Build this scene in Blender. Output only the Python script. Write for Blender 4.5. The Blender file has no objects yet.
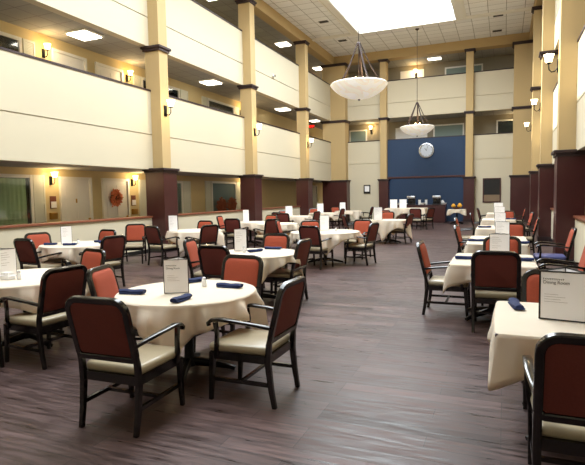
import bpy, bmesh, math, random
from mathutils import Vector, Matrix
PI = math.pi
random.seed(7)
sc = bpy.context.scene
col = sc.collection
R = math.radians

# ------------------------------------------------------------------ materials
MATS = {}
def lin(c):
    return tuple((x / 12.92 if x <= .04045 else ((x + .055) / 1.055) ** 2.4) for x in c)
def mat(name, rgb, rough=.6, metal=0., noise=0., nscale=6., bump=0., spec=.5, coat=0., sheen=0., emis=None, estr=0.):
    """rgb: sRGB 0-1 albedo"""
    m = bpy.data.materials.new(name); m.use_nodes = True
    nt = m.node_tree; b = nt.nodes['Principled BSDF']
    c = lin(rgb)
    b.inputs['Base Color'].default_value = (*c, 1)
    b.inputs['Roughness'].default_value = rough
    b.inputs['Metallic'].default_value = metal
    b.inputs['Specular IOR Level'].default_value = spec
    b.inputs['Coat Weight'].default_value = coat
    if sheen: b.inputs['Sheen Weight'].default_value = sheen
    if emis:
        b.inputs['Emission Color'].default_value = (*lin(emis), 1)
        b.inputs['Emission Strength'].default_value = estr
    if noise or bump:
        tc = nt.nodes.new('ShaderNodeTexCoord')
        n = nt.nodes.new('ShaderNodeTexNoise'); n.inputs['Scale'].default_value = nscale
        n.inputs['Detail'].default_value = 4
        nt.links.new(tc.outputs['Object'], n.inputs['Vector'])
        if noise:
            mr = nt.nodes.new('ShaderNodeMapRange')
            mr.inputs['To Min'].default_value = 1 - noise; mr.inputs['To Max'].default_value = 1 + noise
            mx = nt.nodes.new('ShaderNodeVectorMath'); mx.operation = 'SCALE'
            mx.inputs[0].default_value = c
            nt.links.new(n.outputs['Fac'], mr.inputs['Value'])
            nt.links.new(mr.outputs[0], mx.inputs['Scale'])
            nt.links.new(mx.outputs[0], b.inputs['Base Color'])
        if bump:
            bp = nt.nodes.new('ShaderNodeBump'); bp.inputs['Strength'].default_value = bump
            bp.inputs['Distance'].default_value = .01
            nt.links.new(n.outputs['Fac'], bp.inputs['Height'])
            nt.links.new(bp.outputs[0], b.inputs['Normal'])
    MATS[name] = m
    return m

cream = mat('cream_paint', (.785, .745, .65), .75, noise=.02, nscale=.8)
tanp = mat('tan_paint', (.72, .62, .44), .75, noise=.03, nscale=1)
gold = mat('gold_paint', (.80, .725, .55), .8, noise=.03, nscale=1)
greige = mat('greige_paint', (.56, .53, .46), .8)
clockface = mat('clock_face', (.74, .76, .80), .5)
blue = mat('blue_paint', (.13, .215, .33), .75, noise=.04, nscale=1)
capm = mat('espresso_moulding', (.17, .09, .09), .6)
darkwood = mat('mahogany_panel', (.25, .105, .10), .34, noise=.18, nscale=2.5)
ledgewood = mat('ledge_wood', (.50, .29, .20), .35, noise=.15, nscale=5)
chairwood = mat('black_walnut', (.055, .038, .037), .22, coat=.25, spec=.55)
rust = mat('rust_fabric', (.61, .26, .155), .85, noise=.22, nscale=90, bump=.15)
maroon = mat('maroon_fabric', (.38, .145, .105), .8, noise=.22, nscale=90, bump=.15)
vinyl = mat('beige_vinyl', (.62, .57, .47), .3, noise=.03, nscale=3)
blueseat = mat('blue_vinyl', (.31, .33, .52), .4, noise=.05, nscale=3)
linen = mat('white_linen', (.93, .90, .84), .85, noise=.02, nscale=5, bump=.35)
_nt = linen.node_tree; _p = _nt.nodes['Principled BSDF']; _o = _nt.nodes['Material Output']
_tr = _nt.nodes.new('ShaderNodeBsdfTranslucent'); _tr.inputs['Color'].default_value = (*lin((.97, .84, .62)), 1)
_mx = _nt.nodes.new('ShaderNodeMixShader'); _mx.inputs[0].default_value = .36
_nt.links.new(_p.outputs[0], _mx.inputs[1]); _nt.links.new(_tr.outputs[0], _mx.inputs[2]); _nt.links.new(_mx.outputs[0], _o.inputs[0])
navy = mat('navy_cloth', (.06, .12, .29), .85, noise=.15, nscale=20, bump=.2)
faint = mat('faint_ink', (.60, .57, .55), .8)
paper = mat('white_paper', (.95, .94, .94), .5)
ink = mat('ink', (.25, .24, .24), .7)
white = mat('white_paint', (.90, .89, .86), .45)
whitedoor = mat('white_door', (.90, .89, .87), .4)
blackm = mat('black_metal', (.05, .045, .045), .35, metal=.6)
bronze = mat('bronze', (.22, .17, .16), .5, metal=.4)
brass = mat('brass', (.72, .55, .28), .3, metal=.9)
steel = mat('steel', (.75, .76, .78), .25, metal=.9)
blackp = mat('black_plastic', (.05, .05, .055), .35)
corrc = mat('corridor_ceiling', (.66, .65, .62), .8, noise=.03, nscale=3)
tilew = mat('beige_carpet', (.45, .36, .30), .95, noise=.1, nscale=30)
darkglass = mat('dark_glass', (.10, .13, .14), .08, spec=.8)
curtm = mat('sage_curtain', (.62, .72, .56), .9, noise=.05, nscale=10)
blindm = mat('grey_blind', (.50, .57, .55), .7)
shutm = mat('shutter_paint', (.83, .83, .78), .55)
wreathm = mat('autumn_wreath', (.90, .55, .38), .9, noise=.6, nscale=30, bump=.5)
flowerm = mat('dried_flowers', (.66, .38, .28), .9, noise=.5, nscale=30, bump=.5)
gourd = mat('yellow_gourd', (.90, .66, .18), .5, noise=.1, nscale=8)
basketm = mat('basket', (.35, .2, .1), .8, noise=.3, nscale=60)
glassw = mat('clear_glass', (.85, .87, .88), .08, spec=.7)
saltm = mat('shaker_white', (.92, .92, .92), .3)
woodplq = mat('plaque_wood', (.42, .22, .14), .5)
red_em = mat('red_lamp', (.8, .1, .08), .4, emis=(1, .12, .08), estr=4)
lampon = mat('lit_diffuser', (1, 1, 1), .5, emis=(1, .97, .90), estr=5)
bulbon = mat('lit_glass_shade', (1, .95, .85), .4, emis=(1, .80, .48), estr=9)
whitelamp = mat('lit_glass_white', (1, .98, .95), .4, emis=(1, .90, .70), estr=5)

def alabaster():
    m = mat('alabaster', (.93, .90, .84), .35)
    nt = m.node_tree; b = nt.nodes['Principled BSDF']
    tc = nt.nodes.new('ShaderNodeTexCoord')
    n = nt.nodes.new('ShaderNodeTexNoise'); n.inputs['Scale'].default_value = 1.5; n.inputs['Detail'].default_value = 6
    n.inputs['Distortion'].default_value = 1.6
    cr = nt.nodes.new('ShaderNodeValToRGB')
    cr.color_ramp.elements[0].position = .45; cr.color_ramp.elements[0].color = (.88, .85, .78, 1)
    cr.color_ramp.elements[1].position = .55; cr.color_ramp.elements[1].color = (.84, .79, .69, 1)
    e = cr.color_ramp.elements.new(.5); e.color = (.77, .71, .62, 1)
    cr.color_ramp.elements[1].position = .5
    nt.links.new(tc.outputs['Object'], n.inputs['Vector']); nt.links.new(n.outputs['Fac'], cr.inputs['Fac'])
    nt.links.new(cr.outputs['Color'], b.inputs['Base Color'])
    nt.links.new(cr.outputs['Color'], b.inputs['Emission Color'])
    b.inputs['Emission Strength'].default_value = .25
    return m
alab = alabaster()

def glass_mat():
    m = bpy.data.materials.new('pane_glass'); m.use_nodes = True
    nt = m.node_tree; nt.nodes.clear()
    o = nt.nodes.new('ShaderNodeOutputMaterial'); t = nt.nodes.new('ShaderNodeBsdfTransparent')
    g = nt.nodes.new('ShaderNodeBsdfGlossy'); g.inputs['Roughness'].default_value = .03
    f = nt.nodes.new('ShaderNodeValue'); f.outputs[0].default_value = .07
    x = nt.nodes.new('ShaderNodeMixShader')
    t.inputs['Color'].default_value = (.93, .95, .95, 1)
    nt.links.new(f.outputs[0], x.inputs[0]); nt.links.new(t.outputs[0], x.inputs[1]); nt.links.new(g.outputs[0], x.inputs[2])
    nt.links.new(x.outputs[0], o.inputs[0])
    return m
paneg = glass_mat()

def floor_mat():
    m = bpy.data.materials.new('wood_plank_floor'); m.use_nodes = True
    nt = m.node_tree; b = nt.nodes['Principled BSDF']
    tc = nt.nodes.new('ShaderNodeTexCoord')
    br = nt.nodes.new('ShaderNodeTexBrick')
    br.inputs['Scale'].default_value = 1; br.inputs['Brick Width'].default_value = 1.22
    br.inputs['Row Height'].default_value = .15; br.inputs['Mortar Size'].default_value = .0022
    br.inputs['Color1'].default_value = (0, 0, 0, 1); br.inputs['Color2'].default_value = (1, 1, 1, 1)
    br.inputs['Mortar'].default_value = (.5, .5, .5, 1); br.offset = .37; br.offset_frequency = 3
    nt.links.new(tc.outputs['Object'], br.inputs['Vector'])
    cr = nt.nodes.new('ShaderNodeValToRGB')
    els = cr.color_ramp.elements
    els[0].position = 0; els[0].color = (*lin((.20, .148, .138)), 1)
    els[1].position = 1; els[1].color = (*lin((.345, .27, .262)), 1)
    e = els.new(.35); e.color = (*lin((.30, .232, .224)), 1)
    e = els.new(.7); e.color = (*lin((.25, .188, .178)), 1)
    nt.links.new(br.outputs['Color'], cr.inputs['Fac'])
    mp = nt.nodes.new('ShaderNodeMapping'); mp.inputs['Scale'].default_value = (1.5, 19, 1)
    nt.links.new(tc.outputs['Object'], mp.inputs['Vector'])
    n = nt.nodes.new('ShaderNodeTexNoise'); n.inputs['Scale'].default_value = 1.6; n.inputs['Detail'].default_value = 9; n.inputs['Roughness'].default_value = .62
    nt.links.new(mp.outputs[0], n.inputs['Vector'])
    mr = nt.nodes.new('ShaderNodeMapRange'); mr.inputs['From Min'].default_value = .3; mr.inputs['From Max'].default_value = .7
    mr.inputs['To Min'].default_value = .25; mr.inputs['To Max'].default_value = 1.9
    nt.links.new(n.outputs['Fac'], mr.inputs['Value'])
    sm = nt.nodes.new('ShaderNodeVectorMath'); sm.operation = 'SCALE'
    nt.links.new(cr.outputs['Color'], sm.inputs[0]); nt.links.new(mr.outputs[0], sm.inputs['Scale'])
    mo = nt.nodes.new('ShaderNodeMix'); mo.data_type = 'RGBA'
    mo.inputs['B'].default_value = (.02, .015, .014, 1)
    nt.links.new(br.outputs['Fac'], mo.inputs['Factor']); nt.links.new(sm.outputs[0], mo.inputs['A'])
    nt.links.new(mo.outputs['Result'], b.inputs['Base Color'])
    rr = nt.nodes.new('ShaderNodeMapRange'); rr.inputs['From Min'].default_value = .32; rr.inputs['From Max'].default_value = .68; rr.inputs['To Min'].default_value = .24; rr.inputs['To Max'].default_value = .66; b.inputs['Specular IOR Level'].default_value = .33
    nt.links.new(n.outputs['Fac'], rr.inputs['Value']); nt.links.new(rr.outputs[0], b.inputs['Roughness'])
    bp = nt.nodes.new('ShaderNodeBump'); bp.inputs['Strength'].default_value = .2; bp.inputs['Distance'].default_value = .004
    nt.links.new(n.outputs['Fac'], bp.inputs['Height']); nt.links.new(bp.outputs[0], b.inputs['Normal'])
    return m
def tile_mat():
    m = bpy.data.materials.new('ceiling_tiles'); m.use_nodes = True
    nt = m.node_tree; b = nt.nodes['Principled BSDF']
    tc = nt.nodes.new('ShaderNodeTexCoord'); br = nt.nodes.new('ShaderNodeTexBrick')
    br.offset = 0; br.inputs['Scale'].default_value = 1; br.inputs['Brick Width'].default_value = .76
    br.inputs['Row Height'].default_value = .61; br.inputs['Mortar Size'].default_value = .014
    br.inputs['Color1'].default_value = (*lin((.90, .90, .90)), 1); br.inputs['Color2'].default_value = (*lin((.94, .94, .94)), 1)
    br.inputs['Mortar'].default_value = (*lin((.62, .61, .60)), 1)
    nt.links.new(tc.outputs['Object'], br.inputs['Vector']); nt.links.new(br.outputs['Color'], b.inputs['Base Color'])
    b.inputs['Roughness'].default_value = .9
    return m
floorm = floor_mat(); tilem = tile_mat()
_nt = corrc.node_tree; _tc = _nt.nodes.new('ShaderNodeTexCoord'); _br = _nt.nodes.new('ShaderNodeTexBrick')
_br.offset = 0; _br.inputs['Scale'].default_value = 1; _br.inputs['Brick Width'].default_value = .61; _br.inputs['Row Height'].default_value = .61
_br.inputs['Mortar Size'].default_value = .012; _br.inputs['Color1'].default_value = (*lin((.60, .60, .58)), 1)
_br.inputs['Color2'].default_value = (*lin((.64, .63, .61)), 1); _br.inputs['Mortar'].default_value = (*lin((.50, .49, .47)), 1)
_nt.links.new(_tc.outputs['Object'], _br.inputs['Vector']); _nt.links.new(_br.outputs['Color'], _nt.nodes['Principled BSDF'].inputs['Base Color'])

# ------------------------------------------------------------------ mesh helpers
def BM(): return bmesh.new()
def box(bm, x0, x1, y0, y1, z0, z1, bev=0, M=None):
    r = bmesh.ops.create_cube(bm, size=1)
    vs = r['verts']
    for v in vs:
        v.co = Vector(((x0 + x1) / 2 + v.co.x * (x1 - x0), (y0 + y1) / 2 + v.co.y * (y1 - y0), (z0 + z1) / 2 + v.co.z * (z1 - z0)))
    if bev:
        es = list({e for v in vs for e in v.link_edges})
        rb = bmesh.ops.bevel(bm, geom=es, offset=bev, segments=3, affect='EDGES', profile=.5)
        vs = list({v for f in rb['faces'] for v in f.verts} | {v for v in vs if v.is_valid})
    if M is not None:
        for v in vs: v.co = M @ v.co
    return bm
def sweep(bm, pts, w, h, nrm=Vector((1, 0, 0)), closed=False, rnd=0):
    """rectangular (rnd=0) or elliptical section of w (along nrm) x h swept along pts lying in a plane of normal nrm; w,h may be lists"""
    pts = [Vector(p) for p in pts]; n = len(pts); rings = []
    for i, p in enumerate(pts):
        a = pts[(i - 1) % n] if (closed or i > 0) else p
        c = pts[(i + 1) % n] if (closed or i < n - 1) else p
        t = (c - a).normalized(); s = nrm.cross(t).normalized(); nn = t.cross(s).normalized()
        ww = w[i] if isinstance(w, (list, tuple)) else w; hh = h[i] if isinstance(h, (list, tuple)) else h
        if rnd:
            sec = [(math.cos(2 * PI * k / rnd) * ww / 2, math.sin(2 * PI * k / rnd) * hh / 2) for k in range(rnd)]
        else:
            q = .3
            sec = []
            for sx, sy in ((1, 1), (-1, 1), (-1, -1), (1, -1)):
                A = (sx * ww / 2, sy * hh / 2 * (1 - q)); B = (sx * ww / 2 * (1 - q), sy * hh / 2)
                sec += [A, B] if sx * sy > 0 else [B, A]
        rings.append([bm.verts.new(p + nn * u + s * v) for u, v in sec])
    m = len(rings[0])
    for i in range(n if closed else n - 1):
        r0, r1 = rings[i], rings[(i + 1) % n]
        for k in range(m):
            bm.faces.new((r0[k], r0[(k + 1) % m], r1[(k + 1) % m], r1[k]))
    if not closed:
        bm.faces.new(list(reversed(rings[0]))); bm.faces.new(rings[-1])
    return bm
def lathe(bm, prof, n=24, c=(0, 0, 0), axis='Z'):
    rings = []
    for r, z in prof:
        ring = []
        for k in range(n):
            a = 2 * PI * k / n
            v = Vector((r * math.cos(a), r * math.sin(a), z))
            if axis == 'X': v = Vector((v.z, v.x, v.y))
            if axis == 'Y': v = Vector((v.x, v.z, v.y))
            ring.append(bm.verts.new(v + Vector(c)))
        rings.append(ring)
    for i in range(len(rings) - 1):
        for k in range(n):
            bm.faces.new((rings[i][k], rings[i][(k + 1) % n], rings[i + 1][(k + 1) % n], rings[i + 1][k]))
    for ring in (rings[0], rings[-1]):
        try: bm.faces.new(ring)
        except Exception: pass
    return bm
def obj(name, bm, m, parent=None, smooth=True, loc=None):
    bmesh.ops.recalc_face_normals(bm, faces=bm.faces)
    me = bpy.data.meshes.new(name); bm.to_mesh(me); bm.free()
    me.materials.append(m)
    if smooth:
        for p in me.polygons: p.use_smooth = True
        try: me.set_sharp_from_angle(angle=R(38))
        except Exception: pass
    o = bpy.data.objects.new(name, me); col.objects.link(o)
    if parent: o.parent = parent
    if loc: o.location = loc
    return o
def tag(o, label, cat, group=None, kind=None):
    o['label'] = label; o['category'] = cat
    if group: o['group'] = group
    if kind: o['kind'] = kind
    return o
def thing(name, label, cat, loc=(0, 0, 0), rotz=0, group=None):
    o = bpy.data.objects.new(name, None); col.objects.link(o); o.empty_display_size = .1
    o.location = loc; o.rotation_euler = (0, 0, rotz)
    return tag(o, label, cat, group)
def struct(name, bm, m, parent=None, label=None, smooth=False):
    o = obj(name, bm, m, parent, smooth)
    if not parent: o['kind'] = 'structure'
    if label: o['label'] = label
    return o
def sempty(name, label=None):
    o = bpy.data.objects.new(name, None); col.objects.link(o); o['kind'] = 'structure'
    if label: o['label'] = label
    return o
def dup(root, loc, rotz, label, group=None):
    r = root.copy(); col.objects.link(r); r.location = loc; r.rotation_euler = (0, 0, rotz); r['label'] = label
    if group: r['group'] = group
    for ch in list(root.children):
        c = ch.copy(); col.objects.link(c); c.parent = r
        for g in ch.children:
            d = g.copy(); col.objects.link(d); d.parent = c
    return r
def textmesh(s, size, name, m, parent, M, spacing=1.0):
    cu = bpy.data.curves.new(name, 'FONT'); cu.body = s; cu.size = size; cu.extrude = .0006; cu.space_character = spacing
    cu.align_x = 'LEFT'
    t = bpy.data.objects.new('tmp', cu); col.objects.link(t)
    dg = bpy.context.evaluated_depsgraph_get(); dg.update()
    me = bpy.data.meshes.new_from_object(t.evaluated_get(dg)); me.name = name
    bpy.data.objects.remove(t); bpy.data.curves.remove(cu)
    me.transform(M); me.materials.clear(); me.materials.append(m)
    o = bpy.data.objects.new(name, me); col.objects.link(o); o.parent = parent
    return o

# ------------------------------------------------------------------ the shell
XL, XR, YB, Y0 = -9.6, 1.4, 29.6, -5.0
ZA, ZF2, ZC, ZD, ZF3, ZE, ZG, ZT = 2.44, 3.69, 4.76, 6.0, 7.06, 8.13, 9.29, 9.76
CW = -11.4          # corridor wall on the left
CR = 3.2            # corridor wall on the right
YC = 31.5           # corridor wall at the back
bm = BM(); box(bm, -13, 5, Y0 - .5, 37, -.3, 0); struct('floor', bm, floorm, label='grey brown wood plank floor of the dining hall')

def band_seams(bm_axis, pts): pass
# left: ledge, bands
def ledge(side, y0, y1, nm):
    s = -1 if side == 'left' else 1
    X = XL if s < 0 else XR
    bm = BM(); xa, xb = sorted((X, X + s * .2)); box(bm, xa, xb, y0, y1, 0, 1.02)
    w = struct('wall_%s%s' % (side, nm), bm, cream, label='cream half wall along the %s side of the hall' % side)
    bm = BM(); xa, xb = sorted((X - s * .04, X + s * .24)); box(bm, xa, xb, y0, y1, 1.02, 1.075, .012)
    struct('ledge_cap', bm, ledgewood, w)
    bm = BM(); xa, xb = sorted((X - s * .015, X)); box(bm, xa, xb, y0, y1, 0, .11)
    struct('baseboard', bm, blackp, w)
ledge('left', Y0, 24.1, ''); ledge('right', Y0, 28.9, '')
for side, X, s in (('left', XL, -1), ('right', XR, 1)):
    for lvl, z0, z1, zs in (('middle', ZA, ZC, 3.46), ('upper', ZD, ZE, 6.83)):
        bm = BM(); xa, xb = sorted((X, X + s * .25))
        for za, zb in ((z0, zs - .014), (zs + .014, z1 - .05)):
            box(bm, xa, xb, Y0, YB + .25 if side == 'left' else YB + .25, za, zb)
        xa2, xb2 = sorted((X + s * .04, X + s * .25)); box(bm, xa2, xb2, Y0, YB + .25, zs - .01, zs + .01)
        w = struct('wall_%s_%s' % (side, lvl), bm, cream, label='cream balcony front, %s tier on the %s side' % (lvl, side))
        bm = BM(); xa, xb = sorted((X - s * .02, X + s * .27)); box(bm, xa, xb, Y0, YB + .25, z1 - .05, z1)
        struct('rail_cap', bm, capm, w)
# back bands
bm = BM()
for xa, xb in ((-8.7, -6.5), (-1.8, .6)):
    for za, zb in ((0, 3.40), (3.428, ZC - .05)): box(bm, xa, xb, YB, YB + .25, za, zb)
    box(bm, xa, xb, YB + .04, YB + .25, 3.39, 3.43)
w = struct('wall_back', bm, cream, label='cream end wall either side of the blue panel')
bm = BM(); box(bm, -9.6, 1.4, YB - .02, YB + .27, ZC - .05, ZC); struct('rail_cap', bm, capm, w)
bm = BM(); box(bm, -6.6, -1.7, YB - .02, YB + .25, 0, ZC - .05)
w = struct('wall_back_blue', bm, blue, label='navy blue end wall behind the buffet with the clock')
bm = BM(); box(bm, -6.3, -1.95, YB - .06, YB - .02, 2.48, 2.58, .01); struct('chair_rail', bm, darkwood, w)
bm = BM(); z1 = ZE; zs = 6.83
for za, zb in ((ZD, zs - .014), (zs + .014, z1 - .05)): box(bm, -9.6, 1.4, YB, YB + .25, za, zb)
box(bm, -9.6, 1.4, YB + .04, YB + .25, zs - .01, zs + .01)
w = struct('wall_back_upper', bm, cream, label='cream balcony front, upper tier at the end of the hall')
bm = BM(); box(bm, -9.6, 1.4, YB - .02, YB + .27, z1 - .05, z1); struct('rail_cap', bm, capm, w)
# corridor walls and ceilings
def slabs(nm, x0, x1, y0, y1):
    for i, (z0, z1) in enumerate(((ZA, ZF2), (ZD, ZF3))):
        bm = BM(); box(bm, x0, x1, y0, y1, z0, z1 )
        o = struct('ceiling_%s_%s' % (nm, ('lower', 'middle')[i]), bm, corrc)
        bm = BM(); box(bm, x0, x1, y0, y1, z1, z1 + .01); struct('carpet', bm, tilew, o)
    bm = BM(); box(bm, x0, x1, y0, y1, ZG, ZG + .3); struct('ceiling_%s_upper' % nm, bm, corrc)
slabs('left', CW, XL - .25, Y0, 36); slabs('right', XR + .25, CR, Y0, 36); slabs('back', XL - .25, XR + .25, YB + .25, YC)
bm = BM(); box(bm, CW - .15, CW, Y0, 36, 0, ZT); struct('wall_corridor_left', bm, gold, label='gold corridor wall behind the left balconies')
bm = BM(); box(bm, CR, CR + .15, Y0, 36, 0, ZT); struct('wall_corridor_right', bm, gold, label='gold corridor wall behind the right balconies')
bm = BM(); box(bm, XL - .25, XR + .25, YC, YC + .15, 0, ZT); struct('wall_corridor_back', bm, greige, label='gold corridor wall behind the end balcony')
bm = BM(); box(bm, CW, CR, 36, 36.15, 0, ZT); struct('wall_far_end', bm, gold)
bm = BM(); box(bm, CW - .15, CR + .15, Y0 - .2, Y0, 0, ZT + .5); struct('wall_front', bm, cream)
# atrium ceiling with skylight well
SX0, SX1, SY0, SY1 = -6.78, -2.2, .5, 25.35
bm = BM()
for a in ((XL - .25, SX0, Y0, YB + .25), (SX1, XR + .25, Y0, YB + .25), (SX0, SX1, SY1, YB + .25), (SX0, SX1, Y0, SY0)):
    box(bm, a[0], a[1], a[2], a[3], ZT, ZT + .2)
struct('ceiling', bm, tilem, label='grid of pale ceiling tiles around the skylight')
bm = BM()
box(bm, SX0 - .1, SX0, SY0 - .1, SY1 + .1, ZT + .2, ZT + .32); box(bm, SX1, SX1 + .1, SY0 - .1, SY1 + .1, ZT + .2, ZT + .32)
box(bm, SX0, SX1, SY0 - .1, SY0, ZT + .2, ZT + .32); box(bm, SX0, SX1, SY1, SY1 + .1, ZT + .2, ZT + .32)
sk = struct('window_1', bm, white, label='long white skylight in the middle of the ceiling')
bm = BM()
for (x0, x1, w, zz) in ((SX0 - .5, SX0, 0, .04), (SX1, SX1 + .5, 0, .04)):
    box(bm, x0, x1, SY0 - .5, SY1, ZT - .05, ZT)
    box(bm, x0 + .04, x0 + .1, SY0 - .5, SY1, ZT - .09, ZT - .05); box(bm, x1 - .1, x1 - .04, SY0 - .5, SY1, ZT - .09, ZT - .05)
box(bm, SX0, SX1, SY0 - .5, SY0, ZT - .05, ZT)
struct('window_frame', bm, white, sk)
bm = BM(); box(bm, SX0, SX1, SY0, SY1, ZT + .28, ZT + .32); pn = struct('pane', bm, paneg, sk)
bm = BM(); box(bm, XL + .25, XR - .3, SY1, SY1 + .2, ZT - .1, ZT); struct('trim_1', bm, white, label='white beam trim across the ceiling at the skylight end')
# fascia beams
for i, (a, nm) in enumerate((((XL - .25, XL + .2, Y0, YB + .25), 'left'), ((XR - .3, XR + .25, Y0, YB + .25), 'right'), ((XL + .2, XR - .3, 29.25, YB + .25), 'back'))):
    bm = BM(); box(bm, a[0], a[1], a[2], a[3], ZG, ZT); struct('trim_%d' % (i + 2), bm, tanp, label='tan beam under the ceiling on the %s side' % nm)

# ------------------------------------------------------------------ columns
def column(label, x0, x1, y0, y1, wx0, wx1, wy0, wy1, caps=(ZD, ZG), split=False):
    """tan shaft plus dark wainscot cladding and dark capitals"""
    t = thing('column', label, 'column', ((x0 + x1) / 2, (y0 + y1) / 2, 0)); o = Vector(t.location)
    def B(x0, x1, y0, y1, z0, z1, bev=0, bm=None):
        bm = bm or BM(); return box(bm, x0 - o.x, x1 - o.x, y0 - o.y, y1 - o.y, z0, z1, bev)
    obj('shaft', B(x0, x1, y0, y1, 2.3, ZG), tanp, t, False)
    bm = B(wx0, wx1, wy0, wy1, 0, 2.38); 
    cl = obj('wood_cladding', bm, darkwood, t, False)
    bm = B(wx0 - .03, wx1 + .03, wy0 - .03, wy1 + .03, 2.34, 2.40)
    B(wx0 - .07, wx1 + .07, wy0 - .07, wy1 + .07, 2.40, 2.47, .012, bm)
    obj('crown_moulding', bm, capm, cl, False)
    bm = B(wx0 - .02, wx1 + .02, wy0 - .02, wy1 + .02, 0, .14, .01); obj('plinth', bm, capm, cl, False)
    for z in caps:
        bm = B(x0 - .05, x1 + .05, y0 - .05, y1 + .05, z - .14, z - .06); B(x0 - .09, x1 + .09, y0 - .09, y1 + .09, z - .07, z, .01, bm)
        obj('capital', bm, capm, t, False)
    return t
for i, y in enumerate((6.12, 12.3, 18.1, 24.05)):
    nmb = ('nearest', 'second', 'third', 'fourth')[i]
    column(('tan column nearest the viewer on the left side, at the very edge of the frame',
            'left wall column right of the wreath door, its wall lamp glowing at balcony height',
            'left wall column beside the window with dried flowers',
            'left wall column at the far end of the cream half wall')[i], -9.75, -9.25, y, y + .4, -9.78, -9.13, y - .14, y + .5)
for i, y in enumerate((6.45, 12.35, 18.15, 24.0)):
    column(('right wall column nearest the viewer and out at the frame edge',
            'big right column in the foreground with the tall red-brown cladding',
            'right wall column just behind the big foreground one',
            'slim-looking bright right column nearest the far corner')[i], 1.07, 1.55, y, y + .4, 1.04, 1.58, y - .14, y + .5)
column('broad column filling the far left corner of the hall', -10.1, -8.7, 29.05, YB + .2, -10.12, -8.6, 28.95, YB + .2)
column('broad column filling the far right corner of the hall', .4, 1.9, 29.05, YB + .2, .3, 1.95, 28.95, YB + .2)
column('narrow end wall column left of the blue wall', -6.68, -6.3, 29.3, YB + .2, -6.74, -6.2, 29.22, YB + .2)
column('narrow end wall column right of the blue wall', -1.97, -1.59, 29.3, YB + .2, -2.06, -1.5, 29.22, YB + .2)

# ------------------------------------------------------------------ corridor doors, windows, shutters (wall faces +X at CW)
nwin = [1]; ndoor = [0]
def wall_frame(bm, y0, y1, z0, z1, w=.09, bottom=True, d=.05):
    X = CW
    box(bm, X, X + d, y0, y0 + w, z0, z1, .008); box(bm, X, X + d, y1 - w, y1, z0, z1, .008)
    box(bm, X, X + d, y0 + w, y1 - w, z1 - w, z1, .008)
    if bottom: box(bm, X, X + d, y0 + w, y1 - w, z0, z0 + w, .008)
def door(y0, y1, zb, lab, fancy=True, ht=2.16):
    ndoor[0] += 1
    bm = BM(); a, b = y0 + .08, y1 - .08; zt = zb + ht; X = CW + .02
    box(bm, CW, X, a, b, zb + .01, zt)
    W = b - a
    for (u0, u1) in ((.12, .46), (.54, .88)):
        for (v0, v1) in ((.07, .34), (.40, .70), (.76, .94)):
            box(bm, X, X + .012, a + W * u0, a + W * u1, zb + ht * v0, zb + ht * v1, .01)
    d = struct('door_%d' % ndoor[0], bm, whitedoor, label=lab)
    bm = BM(); wall_frame(bm, y0, y1, zb, zb + ht + .08, .08, False, .07); struct('door_frame', bm, white, d)
    bm = BM(); lathe(bm, [(.012, 0), (.012, .03), (.03, .04), (.03, .07), (0.001, .08)], 12, (X, b - .08, zb + 1.02), 'X'); struct('door_handle', bm, brass, d, smooth=True)
    if fancy:
        bm = BM(); box(bm, X, X + .02, (a + b) / 2 - .025, (a + b) / 2 + .025, zb + 1.5, zb + 1.62, .006); struct('door_knocker', bm, brass, d)
    return d
def window(y0, y1, z0, z1, lab, back, shut=(), curtain=False):
    nwin[0] += 1
    bm = BM(); wall_frame(bm, y0, y1, z0, z1)
    box(bm, CW, CW + .05, y0 - .03, y1 + .03, z0 - .04, z0, .005)
    w = struct('window_%d' % nwin[0], bm, white, label=lab)
    bm = BM(); box(bm, CW, CW + .004, y0 + .08, y1 - .08, z0 + .08, z1 - .08); struct('blind', bm, back, w)
    bm = BM(); box(bm, CW + .03, CW + .034, y0 + .08, y1 - .08, z0 + .08, z1 - .08); struct('pane', bm, paneg, w)
    for (a, b) in shut:
        bm = BM(); X = CW
        box(bm, X, X + .025, a, b, z0, z1)
        for p, q in ((a, a + .05), (b - .05, b)): box(bm, X + .025, X + .04, p, q, z0, z1)
        zm = (z0 + z1) / 2
        for p in (z0, zm - .03, z1 - .06): box(bm, X + .025, X + .04, a + .05, b - .05, p, p + .06)
        z = z0 + .09
        while z < z1 - .08:
            if abs(z - zm) > .06: box(bm, X + .022, X + .034, a + .055, b - .055, z, z + .022)
            z += .04
        struct('shutter', bm, shutm, w)
    if curtain:
        bm = BM(); n = 60; prev = None
        for i in range(n + 1):
            y = y0 + .1 + (y1 - y0 - .3) * i / n; x = CW + .013 + .008 * math.sin(i * 1.9) 
            cur = (bm.verts.new((x, y, z0 + .09)), bm.verts.new((x, y, z1 - .1)))
            if prev: bm.faces.new((prev[0], cur[0], cur[1], prev[1]))
            prev = cur
        struct('curtain', bm, curtm, w, smooth=True)
    return w
window(7.0, 9.6, .80, 2.26, 'wide window with green curtains at the left edge, ground floor', darkglass, ((9.62, 9.98),), True)
door(10.46, 11.64, 0, 'white panelled door with knocker, left of the wreath door')
door(12.07, 13.27, 0, 'white panelled door carrying the orange wreath')
window(14.18, 16.3, .80, 2.23, 'ground floor window half hidden behind the second left column', blindm, ((13.78, 14.16), (16.33, 16.83)))
window(18.36, 20.5, .80, 2.27, 'ground floor window with the dried flowers on its sill', blindm, ((17.9, 18.33), (20.55, 21.1)))
door(30.3, 31.35, 0, 'plain door at the far end of the left corridor', False)
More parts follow.
